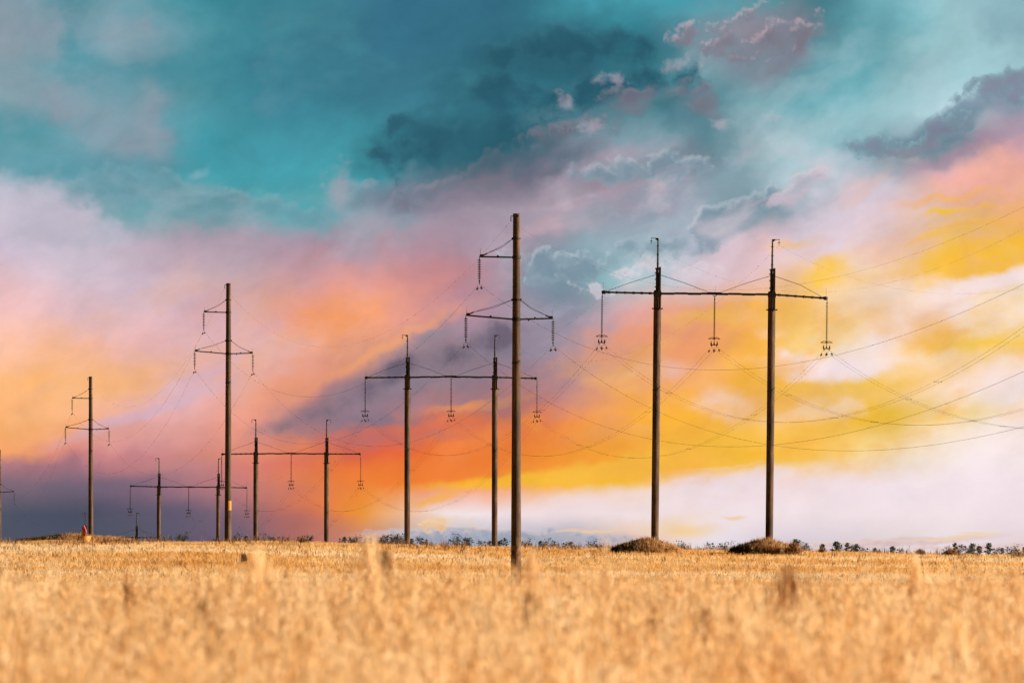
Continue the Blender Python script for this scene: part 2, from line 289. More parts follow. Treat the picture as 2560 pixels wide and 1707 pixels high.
def blade_mat(name, ramp, patch_scale, patch_stretch=(1, 1, 1), trans=.5, dark=None, dark_amt=.0):
    """straw: colour differs from blade to blade (attribute 'tint', 0..1) and from patch to patch of the field"""
    m = bpy.data.materials.new(name); m.use_nodes = True
    nt = m.node_tree; N, L = nt.nodes.new, nt.links.new
    b = nt.nodes['Principled BSDF']; b.inputs['Roughness'].default_value = .75; b.inputs['Specular IOR Level'].default_value = .15
    at = N('ShaderNodeAttribute'); at.attribute_name = 'tint'
    tc = N('ShaderNodeTexCoord'); mp = N('ShaderNodeMapping'); L(tc.outputs['Object'], mp.inputs[0]); mp.inputs['Scale'].default_value = patch_stretch
    n = N('ShaderNodeTexNoise'); L(mp.outputs[0], n.inputs['Vector']); n.inputs['Scale'].default_value = patch_scale; n.inputs['Detail'].default_value = 4
    ma = N('ShaderNodeMath'); ma.operation = 'MULTIPLY_ADD'; L(n.outputs[0], ma.inputs[0]); ma.inputs[1].default_value = 1.4; ma.inputs[2].default_value = -.7
    ad = N('ShaderNodeMath'); ad.operation = 'ADD'; ad.use_clamp = True; L(ma.outputs[0], ad.inputs[0]); L(at.outputs['Fac'], ad.inputs[1])
    r = N('ShaderNodeValToRGB'); L(ad.outputs[0], r.inputs[0]); k = len(ramp)
    r.color_ramp.elements[0].color = (*ramp[0], 1); r.color_ramp.elements[1].color = (*ramp[-1], 1)
    for i in range(1, k - 1):
        e = r.color_ramp.elements.new(i / (k - 1)); e.color = (*ramp[i], 1)
    L(r.outputs[0], b.inputs['Base Color'])
    t = N('ShaderNodeBsdfTranslucent'); L(r.outputs[0], t.inputs[0])
    mx = N('ShaderNodeMixShader'); mx.inputs[0].default_value = trans
    L(b.outputs[0], mx.inputs[1]); L(t.outputs[0], mx.inputs[2]); L(mx.outputs[0], nt.nodes['Material Output'].inputs[0])
    return m
M = dict(
    concrete=mat('concrete', (.032, .024, .019), .9, var=[(.09, .058, .041), (.19, .12, .08)], scale=2.2, stretch=(1, 1, .18), bump=.5, detail=8),
    steel=mat('dark_steel', (.018, .020, .020), .65, .2, var=[(.035, .032, .028), (.07, .045, .03)], scale=6),
    cable=mat('cable', (.10, .07, .06), .6, .2),
    glass=mat('insulator_glass', (.07, .075, .07), .3),
    yellow=mat('yellow_paint', (.50, .21, .02), .6, var=[(.54, .25, .03), (.38, .11, .025)], scale=1.8),
    red=mat('red_paint', (.45, .03, .02), .5, var=[(.55, .06, .04), (.30, .02, .02)], scale=4),
    orange=mat('faded_orange', (.55, .17, .03), .7),
    soil=mat('soil', (.70, .44, .21), .95, var=[(.62, .36, .15), (.52, .28, .10)], scale=.25, stretch=(.25, .08, 1)),
    mound=mat('mound_soil', (.12, .07, .035), .95, var=[(.24, .13, .06), (.36, .20, .09)], scale=2),
    bark=mat('bark', (.03, .026, .02), .9, var=[(.07, .055, .04)], scale=9),
    leaf=mat('leaves', (.022, .040, .040), .8, var=[(.036, .058, .056), (.06, .08, .07)], scale=1.3, trans=.2),
    needle=mat('hazed_needles', (.08, .105, .105), .8, var=[(.10, .13, .125), (.13, .155, .145)], scale=1.6, trans=.15),  # distance haze is mixed into this colour, paler than the leaves
    straw=blade_mat('straw', [(.62, .29, .07), (.80, .45, .14), (.90, .62, .31), (.94, .76, .52)], .055, (.35, 1.2, 1), .5),
    wheat=blade_mat('ripe_wheat', [(.42, .17, .05), (.76, .44, .18), (.90, .64, .35), (.95, .77, .52)], 1.6, (1.6, .5, 1), .55),
    weed=blade_mat('dry_weed', [(.05, .035, .02), (.16, .08, .035), (.36, .17, .06), (.62, .36, .16)], .6, (1, 1, 1), .3),
    green=blade_mat('shaded_green_brown', [(.02, .022, .012), (.045, .04, .02), (.10, .06, .025), (.40, .20, .08)], .5, (1, 1, 1), .3),  # green-brown grass, darkened for the shaded side of the mounds
)

# ------------------------------------------------------------------ helpers
class MB:
    def __init__(s): s.v = []; s.f = []
    def add(s, vs, fs):
        o = len(s.v); s.v += [tuple(v) for v in vs]; s.f += [tuple(i + o for i in f) for f in fs]; return s
    def tube(s, pts, rad, n=8, cap=True):
        pts = [Vector(p) for p in pts]; rad = rad if isinstance(rad, (list, tuple)) else [rad] * len(pts)
        vs = []; fs = []; prev = None
        for i, p in enumerate(pts):
            d = (pts[min(i + 1, len(pts) - 1)] - pts[max(i - 1, 0)]).normalized()
            if prev is None: a = d.orthogonal().normalized()
            else: a = (prev - d * prev.dot(d)).normalized()
            prev = a; b = d.cross(a)
            for k in range(n):
                t = 2 * math.pi * k / n; vs.append(p + (a * math.cos(t) + b * math.sin(t)) * rad[i])
        for i in range(len(pts) - 1):
            for k in range(n):
                fs.append((i * n + k, i * n + (k + 1) % n, (i + 1) * n + (k + 1) % n, (i + 1) * n + k))
        if cap: fs += [tuple(range(n - 1, -1, -1)), tuple((len(pts) - 1) * n + k for k in range(n))]
        return s.add(vs, fs)
    def box(s, c, size, rot=None):
        x, y, z = (q / 2 for q in size); vs = [Vector((a, b, d)) for a in (-x, x) for b in (-y, y) for d in (-z, z)]
        if rot is not None: vs = [rot @ v for v in vs]
        c = Vector(c); vs = [v + c for v in vs]
        return s.add(vs, [(0, 1, 3, 2), (4, 6, 7, 5), (0, 4, 5, 1), (2, 3, 7, 6), (0, 2, 6, 4), (1, 5, 7, 3)])
    def beam(s, p0, p1, w, h):
        p0, p1 = Vector(p0), Vector(p1); d = p1 - p0; q = d.to_track_quat('X', 'Z').to_matrix()
        return s.box((p0 + p1) / 2, (d.length, w, h), q)
    def lathe(s, c, prof, n=12):
        c = Vector(c); vs = []; fs = []
        for r, z in prof:
            for k in range(n):
                t = 2 * math.pi * k / n; vs.append(c + Vector((r * math.cos(t), r * math.sin(t), z)))
        for i in range(len(prof) - 1):
            for k in range(n): fs.append((i * n + k, i * n + (k + 1) % n, (i + 1) * n + (k + 1) % n, (i + 1) * n + k))
        fs += [tuple(range(n - 1, -1, -1)), tuple((len(prof) - 1) * n + k for k in range(n))]
        return s.add(vs, fs)
    def build(s, name, m, parent=None, smooth=True):
        me = bpy.data.meshes.new(name); me.from_pydata(s.v, [], s.f); me.update()
        if smooth:
            me.polygons.foreach_set('use_smooth', [True] * len(me.polygons))
            try: me.set_sharp_from_angle(angle=R(40))
            except Exception: pass
        me.materials.append(m); o = bpy.data.objects.new(name, me); COL.objects.link(o)
        if parent: o.parent = parent
        return o
def tag(o, label=None, cat=None, group=None, kind=None):
    for k, v in (('label', label), ('category', cat), ('group', group), ('kind', kind)):
        if v: o[k] = v
    return o
def empty(name, loc, rot=(0, 0, 0)):
    o = bpy.data.objects.new(name, None); COL.objects.link(o); o.location = loc; o.rotation_euler = rot; o.empty_display_size = .3; return o
def kids(o): return [c for c in bpy.data.objects if c.parent == o]
def at(px, py, d): return Vector(((px - 1280) / F * d, d, (HOR - py) / F * d))
def np_mesh(name, v, f, m, parent=None, tint=None):
    """v (n,3), f (k,3 or 4)"""
    me = bpy.data.meshes.new(name); k = f.shape[1]
    me.vertices.add(len(v)); me.vertices.foreach_set('co', v.astype(np.float32).ravel())
    me.loops.add(f.size); me.loops.foreach_set('vertex_index', f.astype(np.int32).ravel())
    me.polygons.add(len(f)); me.polygons.foreach_set('loop_start', np.arange(0, f.size, k, dtype=np.int32))
    me.polygons.foreach_set('loop_total', np.full(len(f), k, dtype=np.int32)); me.update()
    if tint is not None:
        a = me.attributes.new('tint', 'FLOAT', 'POINT'); a.data.foreach_set('value', tint.astype(np.float32))
    me.materials.append(m); o = bpy.data.objects.new(name, me); COL.objects.link(o)
    if parent: o.parent = parent
    return o

# ------------------------------------------------------------------ terrain
PD = np.array([-60, 0, 12, 22, 36, 60, 120, 260, 400, 460, 520, 560, 600, 640, 671, 740, 800, 876, 960, 1040, 1100, 1315, 1500, 1800, 2600, 5000, 60000], float)
PZ = np.array([-1.3, -1.3, -1.28, -1.18, -1.08, -1.5, -3.0, -5.6, -4.0, -2.9, -2.75, -2.1, -1.35, -.62, -.15, -.02, -.15, -1.7, -4.2, -5.8, -7.4, -10.3, -17.4, -22, -34, -60, -90], float)
LX = np.array([-400, -45, -30, -22, -9, 0, 12, 28, 45, 400], float)
LZ = np.array([.2, .22, .32, .35, 0., -.18, -.25, -.5, -.85, -1.2], float)
def hash2(x, y):
    return (np.sin(x * 1.3 + y * .71) + np.sin(x * .37 - y * .93 + 2.1) + np.sin(x * 2.7 + y * 1.9 + .6) * .5) / 2.5
_vn = np.random.default_rng(5).random((256, 256))
def vnoise(x, y, octaves=4):
    x = np.asarray(x, float); y = np.asarray(y, float); t = 0; a = 1; n = 0
    for _ in range(octaves):
        xi = np.floor(x).astype(int); yi = np.floor(y).astype(int); fx = x - xi; fy = y - yi; fx = fx * fx * (3 - 2 * fx); fy = fy * fy * (3 - 2 * fy)
        g_ = lambda i, j: _vn[i % 256, j % 256]
        t = t + a * ((g_(xi, yi) * (1 - fx) + g_(xi + 1, yi) * fx) * (1 - fy) + (g_(xi, yi + 1) * (1 - fx) + g_(xi + 1, yi + 1) * fx) * fy); n += a
        x = x * 2.07 + 17; y = y * 2.07 + 5; a *= .55
    return t / n * 2 - 1
def ground(X, Y):
    X = np.asarray(X, float); Y = np.asarray(Y, float)
    z = np.interp(Y, PD, PZ)
    wgt = np.clip((Y - 450) / 150, 0, 1) * np.clip((1600 - Y) / 500, 0, 1)
    z = z + np.interp(X, LX, LZ) * wgt
    z = z + .07 * hash2(X * .25, Y * .12) * np.clip(Y / 300, .15, 1)
    z = z + .16 * vnoise(X * .11, Y * .012) * np.clip((Y - 600) / 100, 0, 1) * np.clip((1000 - Y) / 100, 0, 1)
    # low rise under the third single pole
    z = z + 5.4 * np.exp(-((X + 52) / 20) ** 2 - ((Y - 985) / 60) ** 2)
    return z
def gz(x, y): return float(ground(x, y))
ys = np.concatenate([np.arange(-60, 60, 4), np.arange(60, 480, 20), np.arange(480, 1160, 5), np.arange(1160, 1600, 20), np.array([1600, 1700, 1800, 2000, 2300, 2600, 3200, 4200, 5000, 8000, 15000, 30000, 60000])])
xs = np.concatenate([-np.geomspace(110, 30000, 18)[::-1], np.arange(-105, 106, 3.5), np.geomspace(110, 30000, 18)])
GX, GY = np.meshgrid(xs, ys); gv = np.stack([GX.ravel(), GY.ravel(), ground(GX, GY).ravel()], 1)
nx, ny = len(xs), len(ys); ii = (np.arange(ny - 1)[:, None] * nx + np.arange(nx - 1)[None]).ravel()
g = np_mesh('ground', gv, np.stack([ii, ii + 1, ii + nx + 1, ii + nx], 1), M['soil']); tag(g, kind='structure')
g.data.polygons.foreach_set('use_smooth', [True] * len(g.data.polygons))

# ------------------------------------------------------------------ pylons
def discs(mb, x, y, z0, z1, n, r):
    """string of cap-and-pin insulators hung from z0 down to z1"""
    st = (z0 - z1) / n
    mb.tube([(x, y, z0), (x, y, z1)], .016, 6)
    for i in range(n):
        z = z0 - st * (i + .5)
        mb.lathe((x, y, z), [(.03, .05), (.045, .035), (r * .75, .0), (r, -.025), (r * .9, -.03), (.03, -.012)], 12)
    return mb

def portal(i, px, d, arm_y, lean, tilt, label):
    """twin-pole concrete portal; local x across the line, z=19.4 at the crossbeam"""
    H, sp, c = 19.4, 4.5, 4.5
    base = Vector(((px - 1280) / F * d, d, (HOR - arm_y) / F * d - H))
    t = empty('twin_pole_pylon', base, (0, R(lean), 0)); tag(t, label, 'power pylon', 'twin-pole power pylons in a row')
    for s in (-1, 1):
        x = s * sp
        p = MB(); p.tube([(x, 0, -2.5 + .82 * k) for k in range(28)], .30, 20); p.build('pole', M['concrete'], t)
        j = MB()   # steel channels bolted to the front of the pole head, carrying the mast
        j.box((x + .17, -.36, H + .42), (.16, .12, 3.3)); j.box((x - .10, -.05, H + .95), (.10, .20, 2.1)); j.box((x + .04, .18, H + .95), (.22, .06, 2.1))
        j.box((x, -.05, H - .04), (.62, .78, .34)); j.box((x, -.2, H + 1.95), (.42, .3, .1))
        for zz in (H + .5, H + 1.1, H + 1.6): j.box((x, -.12, zz), (.46, .42, .07))
        j.build('pole_head', M['steel'], t, False)
        k = MB(); k.lathe((x, 0, H - 1.22), [(.30, -.05), (.335, -.05), (.335, .05), (.30, .05)], 16); k.beam((x - .42, -.33, H - 1.2), (x + .42, -.33, H - 1.2), .07, .06)
        for q in (-.4, .4): k.box((x + q, -.33, H - 1.2), (.08, .1, .11))
        k.build('collar', M['steel'], t)
        k2 = MB(); k2.lathe((x, 0, H - 7.6), [(.30, -.03), (.318, -.03), (.318, .03), (.30, .03)], 16); k2.tube([(x + .1, -.3, H - 7.5), (x + .3, -.34, H - 7.3)], .03, 6); k2.build('strap', M['steel'], t)
        m = MB(); m.tube([(x, -.1, H + 1.6), (x, -.1, H + 4.33)], [.09, .055], 10)
        for zz in (H + 2.35, H + 3.06, H + 3.75): m.lathe((x, -.1, zz), [(.07, -.03), (.105, -.03), (.105, .03), (.07, .03)], 10)
        m.build('mast', M['steel'], t)
        b = MB(); o = s; b.beam((x - o * .04, -.1, H + 4.33), (x + o * .58, -.1, H + 4.33), .07, .05)
        b.add([(x + o * .03, -.13, H + 4.31), (x + o * .26, -.13, H + 4.31), (x + o * .03, -.13, H + 4.1), (x + o * .03, -.07, H + 4.31), (x + o * .26, -.07, H + 4.31), (x + o * .03, -.07, H + 4.1)],
              [(0, 1, 2), (3, 5, 4), (0, 3, 4, 1), (1, 4, 5, 2), (2, 5, 3, 0)])
        br = b.build('mast_bracket', M['steel'], t, False)
        e = MB(); e.tube([(x + o * .52, -.1, H + 4.33), (x + o * .52, -.1, H + 3.95)], .014, 6)
        e.lathe((x + o * .52, -.1, H + 4.1), [(.03, .05), (.1, .0), (.125, -.03), (.03, -.03)], 12)
        e.box((x + o * .52, -.1, H + 3.93), (.05, .2, .06)); e.build('earth_wire_hanger', M['glass'], t)
    # outer arms
    tips = {}
    for s in (-1, 1):
        x0, x1 = s * (sp + .2), s * (sp + 4.22); zt = H + tilt[0 if s < 0 else 2]
        a = MB(); a.tube([(x0, 0, H), (x1, 0, zt)], .075, 10)
        for q in range(6):
            u = (q + .6) / 6.2; a.lathe((x0 + (x1 - x0) * u, 0, H + (zt - H) * u), [(.04, -.10), (.10, -.10), (.10, .10), (.04, .10)], 8)
        arm = a.build('crossarm', M['steel'], t)
        cpl = MB(); cpl.lathe((x1, 0, zt), [(.05, -.15), (.16, -.11), (.20, 0), (.16, .11), (.05, .15)], 10); cpl.box((x1 - s * .06, 0, zt + .06), (.36, .24, .12)); cpl.tube([(x1 + s * .05, 0, zt + .1), (x1 + s * .05, 0, zt + .75)], .007, 5)
        cpl.build('arm_tip', M['steel'], arm)
        st = MB()
        for yy in (-.14, .14): st.tube([(s * (sp + .1), yy - .1, H + 1.48), (s * (sp + 2.2), yy * .8, H + .80), (x1 - s * .35, yy * .3, zt + .14)], .017, 5)
        st.build('stay_cable', M['steel'], t)
        st = MB()
        for yy in (-.14, .14): st.tube([(s * (sp - .1), yy - .1, H + 1.48), (s * 2.3, yy * .8, H + .72 + .1), (s * .55, yy * .3, H + .16)], .017, 5)
        st.build('stay_cable', M['steel'], t)
        tips[s] = (x1 + s * .13, zt - .08)
    # laced centre beam: two chords with batten plates, made of short bolted lengths
    cb = MB(); nseg = 8; L0 = 2 * sp - .5
    for q in range(nseg):
        xa = -L0 / 2 + L0 * q / nseg; xb = xa + L0 / nseg; dz = .018 * (1 if q % 2 else -1); th = .15 if q % 2 else .18
        cb.beam((xa + .012, -.1, H + dz + tilt[1] * (1 - abs(xa) / sp)), (xb - .012, -.1, H + dz + tilt[1] * (1 - abs(xb) / sp)), .05, th)
        cb.beam((xa, .12, H + tilt[1] * (1 - abs(xa) / sp)), (xb, .12, H + tilt[1] * (1 - abs(xb) / sp)), .05, .14)
        cb.box(((xa + xb) / 2, .01, H - .05), (.25, .17, .02))
    cb.box((0, -.04, H + .02 + tilt[1]), (1.1, .34, .20)); cb.tube([(.05, 0, H + .1), (.05, 0, H + .62)], .007, 5)
    cb.build('crossbeam', M['steel'], t, False)
    tips[0] = (0, H - .12)
    ends = []
    for s in (-1, 0, 1):
        x, z = tips[s]
        g = MB(); 
        if s == 0: g.tube([(x - .16, 0, z + .04), (x, 0, z - .14), (x + .16, 0, z + .04)], .025, 6)
        g.tube([(x, 0, z), (x, 0, z - .45)], .03, 6); g.box((x, 0, z - .3), (.1, .08, .12))
        discs(g, x, 0, z - .45, z - 3.5, 22, .095)
        ins = g.build('insulator_string', M['glass'], t)
        r = MB()   # guard horns: shallow arched hoop
        for q in (-1, 1): r.tube([(x, 0, z - 3.36), (x + q * .2, -.02, z - 3.30), (x + q * .36, 0, z - 3.37), (x + q * .47, .02, z - 3.42)], .028, 6)
        r.tube([(x + .40 * math.cos(a_), .25 * math.sin(a_), z - 3.42) for a_ in np.linspace(0, 2 * math.pi, 15)], .013, 5, False)
        r.build('guard_horn', M['steel'], ins)
        k = MB(); k.tube([(x, 0, z - 3.5), (x, 0, z - 3.86)], .025, 6); k.beam((x - .24, 0, z - 3.88), (x + .24, 0, z - 3.88), .05, .07)
        for q in (-.24, 0, .24): k.lathe((x + q, 0, z - 3.9), [(.07, 0), (.05, .14), (.02, .30)], 8)
        for q in (-.2, .2): k.box((x + q, 0, z - 3.97), (.07, .3, .10))
        k.build('yoke_plate', M['steel'], ins)
        ends.append(Vector((x, 0, z - 4.0)))
    mw = t.matrix_basis
    bpy.context.view_layer.update(); mw = t.matrix_world
    ew = [mw @ Vector((s * (sp + .52), -.1, H + 3.9)) for s in (-1, 1)]
    return t, [mw @ e for e in ends], ew

def single(i, px, d, top_y, lean, label, plate=False):
    HT = 23.3
    base = Vector(((px - 1280) / F * d, d, (HOR - top_y) / F * d - HT))
    t = empty('single_pole_pylon', base, (0, R(lean), 0)); tag(t, label, 'power pylon', 'single-pole power pylons in a row')
    def rad(z): return .32 - .105 * z / HT
    p = MB(); zs = [-2 + (HT + 2) * k / 40 for k in range(41)]
    p.tube([(0, 0, z) for z in zs], [rad(z) for z in zs], 24); p.build('pole', M['concrete'], t)
    c = MB(); c.box((-.05, -.14, HT - .15), (.34, .2, .13)); c.beam((-.20, 0, HT - .16), (-.36, 0, HT - .16), .05, .05); c.tube([(-.34, 0, HT - .16), (-.34, 0, HT - .4)], .018, 6); c.lathe((-.34, 0, HT - .28), [(.02, .03), (.05, 0), (.02, -.03)], 8); c.box((-.34, 0, HT - .42), (.07, .16, .07)); c.build('earth_wire_clamp', M['steel'], t)
    bnd = MB(); r_ = rad(HT - 9.1); bnd.lathe((0, 0, HT - 9.1), [(r_, -.05), (r_ + .018, -.05), (r_ + .018, .04), (r_, .04)], 20); bnd.tube([(.05, -r_ - .02, HT - 9.1), (.24, -.2, HT - 8.95)], .03, 6); bnd.build('strap', M['steel'], t)
    ends = []
    def arm(z, x1, z1, zt, n):
        s = 1 if x1 > 0 else -1; r0 = rad(z)
        a = MB(); a.tube([(s * (r0 - .05), 0, z), (x1, 0, z1)], .05, 10); a.lathe((0, 0, z), [(r0, -.09), (r0 + .03, -.09), (r0 + .03, .09), (r0, .09)], 20)
        a.lathe((x1 * .52, 0, z + (z1 - z) * .52), [(.03, -.05), (.06, -.05), (.06, .11), (.03, .11)], 8)
        if s > 0: a.box((x1 * .34, 0, z - .06), (.08, .08, .09))
        o = a.build('crossarm', M['steel'], t)
        e = MB(); e.box((x1 - s * .07, 0, z1 + .05), (.22, .2, .18)); e.beam((x1 - s * .12, 0, z1 + .06), (x1 - s * .42, 0, z1 + .2), .09, .08); e.tube([(x1, 0, z1), (x1, 0, z1 + .5)], .008, 5); e.build('arm_tip', M['steel'], o)
        b = MB(); b.lathe((0, 0, zt), [(rad(zt), -.06), (rad(zt) + .03, -.06), (rad(zt) + .03, .06), (rad(zt), .06)], 20); b.box((s * (rad(zt) + .02), 0, zt), (.12, .2, .14)); b.build('stay_band', M['steel'], t)
        for yy, sg in ((-.09, 0), (.09, -.09)):
            k = MB(); k.tube([(s * rad(zt), yy, zt), ((x1 - s * .38) * .5, yy, (zt + z1 + .18) / 2 + sg), (x1 - s * .38, yy * .4, z1 + .19)], .013, 5); k.build('stay_cable', M['steel'], t)
        g = MB(); xi = x1 + s * .06; g.tube([(xi, 0, z1 + .02), (xi, 0, z1 - .28)], .02, 6); g.lathe((xi, 0, z1 - .20), [(.02, .06), (.06, 0), (.15, -.05), (.03, -.05)], 10)
        discs(g, xi, 0, z1 - .28, z1 - 1.38, 8, .125); ins = g.build('insulator_string', M['glass'], t)
        q = MB(); q.tube([(xi, 0, z1 - 1.38), (xi, 0, z1 - 1.62)], .022, 6); q.lathe((xi, 0, z1 - 1.48), [(.03, -.05), (.06, 0), (.03, .05)], 8); q.box((xi, 0, z1 - 1.63), (.06, .3, .08)); q.build('cable_clamp', M['steel'], ins)
        ends.append(Vector((xi, 0, z1 - 1.65)))
    arm(HT - 2.67, -2.2, HT - 2.63, HT - 1.53, 8)
    arm(HT - 6.44, -3.02, HT - 6.20, HT - 5.25, 8)
    arm(HT - 6.44, 2.18, HT - 6.38, HT - 5.25, 8)
    if plate:
        z0 = 3.0; rr = rad(z0) + .012; pv = []; pf = []; a0, a1, nn = R(-62), R(42), 10
        pl = MB()
        for q in range(nn + 1):
            a_ = a0 + (a1 - a0) * q / nn
            a_ = a_ - R(0)
            for zz in (z0 - .42, z0 + .42):
                pv.append((rr * math.sin(a_) + .0, -rr * math.cos(a_), zz))
        a0, a1 = R(2), R(72); pv = []
        for q in range(nn + 1):
            a_ = a0 + (a1 - a0) * q / nn
            for zz in (z0 - .42, z0 + .42): pv.append((rr * math.sin(a_), -rr * math.cos(a_), zz))
        pl.add(pv, [(2 * q, 2 * q + 2, 2 * q + 3, 2 * q + 1) for q in range(nn)]); po = pl.build('number_panel', M['yellow'], t)
        mk = MB(); rr += .006
        for (za, zb, aa, ab) in ((.10, .30, 12, 18), (.06, .12, 12, 34), (.12, .30, 30, 36), (-.12, .06, 22, 30), (-.30, -.24, 14, 38), (-.24, -.06, 14, 20), (-.24, -.14, 30, 38)):
            v4 = [(rr * math.sin(R(a_)), -rr * math.cos(R(a_)), z0 + zz) for a_, zz in ((aa, za), (ab, za), (ab, zb), (aa, zb))]
            mk.add(v4, [(0, 1, 2, 3)])
        mk.build('worn_digits', M['orange'], po, False)
    bpy.context.view_layer.update(); mw = t.matrix_world
    return t, [mw @ e for e in ends], mw @ Vector((-.34, 0, HT - .45))

DH = lambda k: 9 / 286 and (.003497 + .00108 * k) * 9 * F      # depth of portal k (0 = nearest in frame)
PH = []
for k, (px, ay, lean, tilt, lab) in enumerate([
    (1780, 735, .62, (.05, .02, -.24), 'nearest and tallest twin-pole concrete pylon, poles rising from two grassy mounds'),
    (1127, 943, .1, (-.06, .06, -.10), 'second twin-pole concrete pylon, its right pole close behind the big central single pole'),
    (727, 1134, .15, (-.08, .03, .0), 'third twin-pole pylon, left arm tip hidden behind the middle single pole'),
    (470, 1217, .3, (.10, .0, -.08), 'fourth twin-pole pylon, small, crossbeam against the slate cloud left of the single pole'),
    (277, 1343, .1, (0, 0, 0), 'farthest twin-pole pylon sunk behind the ridge, only masts and crossbeam showing')]):
    PH.append(portal(k, px, DH(k), ay, lean, tilt, lab))
DM = lambda k: 520 + 260 * k
PM = []
for k, (px, ty, lean, lab, pl) in enumerate([
    (1290, 534, .08, 'tallest and nearest single concrete pole pylon in the centre, base lost in the blurred wheat', False),
    (570, 708, .12, 'middle-sized single concrete pole pylon with a yellow number panel near its foot', True),
    (227, 941, -.05, 'small single concrete pole pylon beside the yellow marker on the left mound', False),
    (-1, 1124, 0, 'distant single pole pylon cut off by the left edge of the picture', False)]):
    PM.append(single(k, px, DM(k), ty, lean, lab, pl))

# ------------------------------------------------------------------ cables
def catenary(a, b, sag, n=40, off=Vector((0, 0, 0))):
    return [a.lerp(b, i / n) + off - Vector((0, 0, 4 * sag * (i / n) * (1 - i / n))) for i in range(n + 1)]
def damper(p, q, parent, near=1.6):
    d = (q - p).normalized(); c = p + d * near
    m = MB(); m.tube([c, c - Vector((0, 0, .12))], .02, 5); m.tube([c - d * .22 - Vector((0, 0, .14)), c + d * .22 - Vector((0, 0, .14))], .018, 5)
    for s in (-1, 1): m.tube([c + d * s * .14 - Vector((0, 0, .15)), c + d * s * .27 - Vector((0, 0, .16))], .06, 8)
    m.build('vibration_damper', M['cable'], parent)
SHIFT_H = Vector((22.0, -DH(1) + DH(0), 0)); ZH0 = -3.25
SHIFT_M = Vector((26.0, -260, 0)); ZM0 = -2.8
hn = ['off the right edge', 'nearest', 'second', 'third', 'fourth', 'farthest']
def mid(a, b): return a + ' to the ' + b
phase = {0: 'left', 1: 'middle', 2: 'right'}
for k in range(-1, 4):
    A, EA = PH[max(k, 0)][1], PH[max(k, 0)][2]
    if k < 0: B = [p + SHIFT_H + Vector((0, 0, ZH0)) for p in A]; EB = [p + SHIFT_H + Vector((0, 0, ZH0)) for p in EA]; where = 'from the nearest twin-pole pylon to the right edge'
    else:
        B, EB = PH[k + 1][1], PH[k + 1][2]; where = 'between the %s and %s twin-pole pylons' % (hn[k + 1], hn[k + 2])
    sag = [6.06, 6.1, 6.0, 5.8, 6.0][k + 1]
    for j in range(3):
        t = empty('twin_power_cable', A[j]); tag(t, 'cable pair %s, %s insulators' % (where, phase[j]), 'power cable', 'twin cables of the twin-pole line')
        for s in (-.2, .2):
            pts = catenary(A[j], B[j], sag, 44, Vector((s, 0, 0)) - A[j])
            MB().tube(pts, .006, 5).build('conductor', M['cable'], t)
            damper(pts[0], pts[1], t, 1.5)
            if k >= 0: damper(pts[-1], pts[-2], t, 1.5)
        pts = catenary(A[j], B[j], sag, 44, -A[j])
        for q in (9, 18, 27, 36):
            p = pts[q]; m = MB(); m.tube([p - Vector((.22, 0, 0)), p + Vector((.22, 0, 0))], .009, 5)
            for s in (-.2, .2): m.lathe(p + Vector((s, 0, 0)), [(.01, -.035), (.03, 0), (.01, .035)], 6)
            m.build('spacer', M['cable'], t)
    for j in range(2):
        o = MB().tube([p - EA[j] for p in catenary(EA[j], EB[j], 5.2, 40)], .003, 4).build('earth_wire', M['cable']); o.location = EA[j]
        tag(o, 'faint earth wire %s, %s mast' % (where, ('left', 'right')[j]), 'wire', 'earth wires of the twin-pole line')
mn = ['tallest central', 'middle-sized', 'small mound-side', 'left-edge']
for k in range(-1, 3):
    A, E = PM[max(k, 0)][1], PM[max(k, 0)][2]
    if k < 0: B = [p + SHIFT_M + Vector((0, 0, ZM0)) for p in A]; EB = E + SHIFT_M + Vector((0, 0, ZM0)); where = 'from the tallest single pole to the right edge'
    else: B, EB = PM[k + 1][1], PM[k + 1][2]; where = 'between the %s and %s single poles' % (mn[k], mn[k + 1])
    for j, nm in enumerate(('upper left', 'lower left', 'lower right')):
        t = empty('power_cable', A[j]); tag(t, 'cable %s, %s insulator' % (where, nm), 'power cable', 'cables of the single-pole line')
        pts = catenary(A[j], B[j], 6.5, 44, -A[j]); MB().tube(pts, .006, 5).build('conductor', M['cable'], t)
        damper(pts[0], pts[1], t, 1.3)
        if k >= 0: damper(pts[-1], pts[-2], t, 1.3)
    o = MB().tube([p - E for p in catenary(E, EB, 6.5, 40)], .003, 4).build('earth_wire', M['cable']); o.location = E
    tag(o, 'faint earth wire %s, at their tops' % where, 'wire', 'earth wires of the single-pole line')

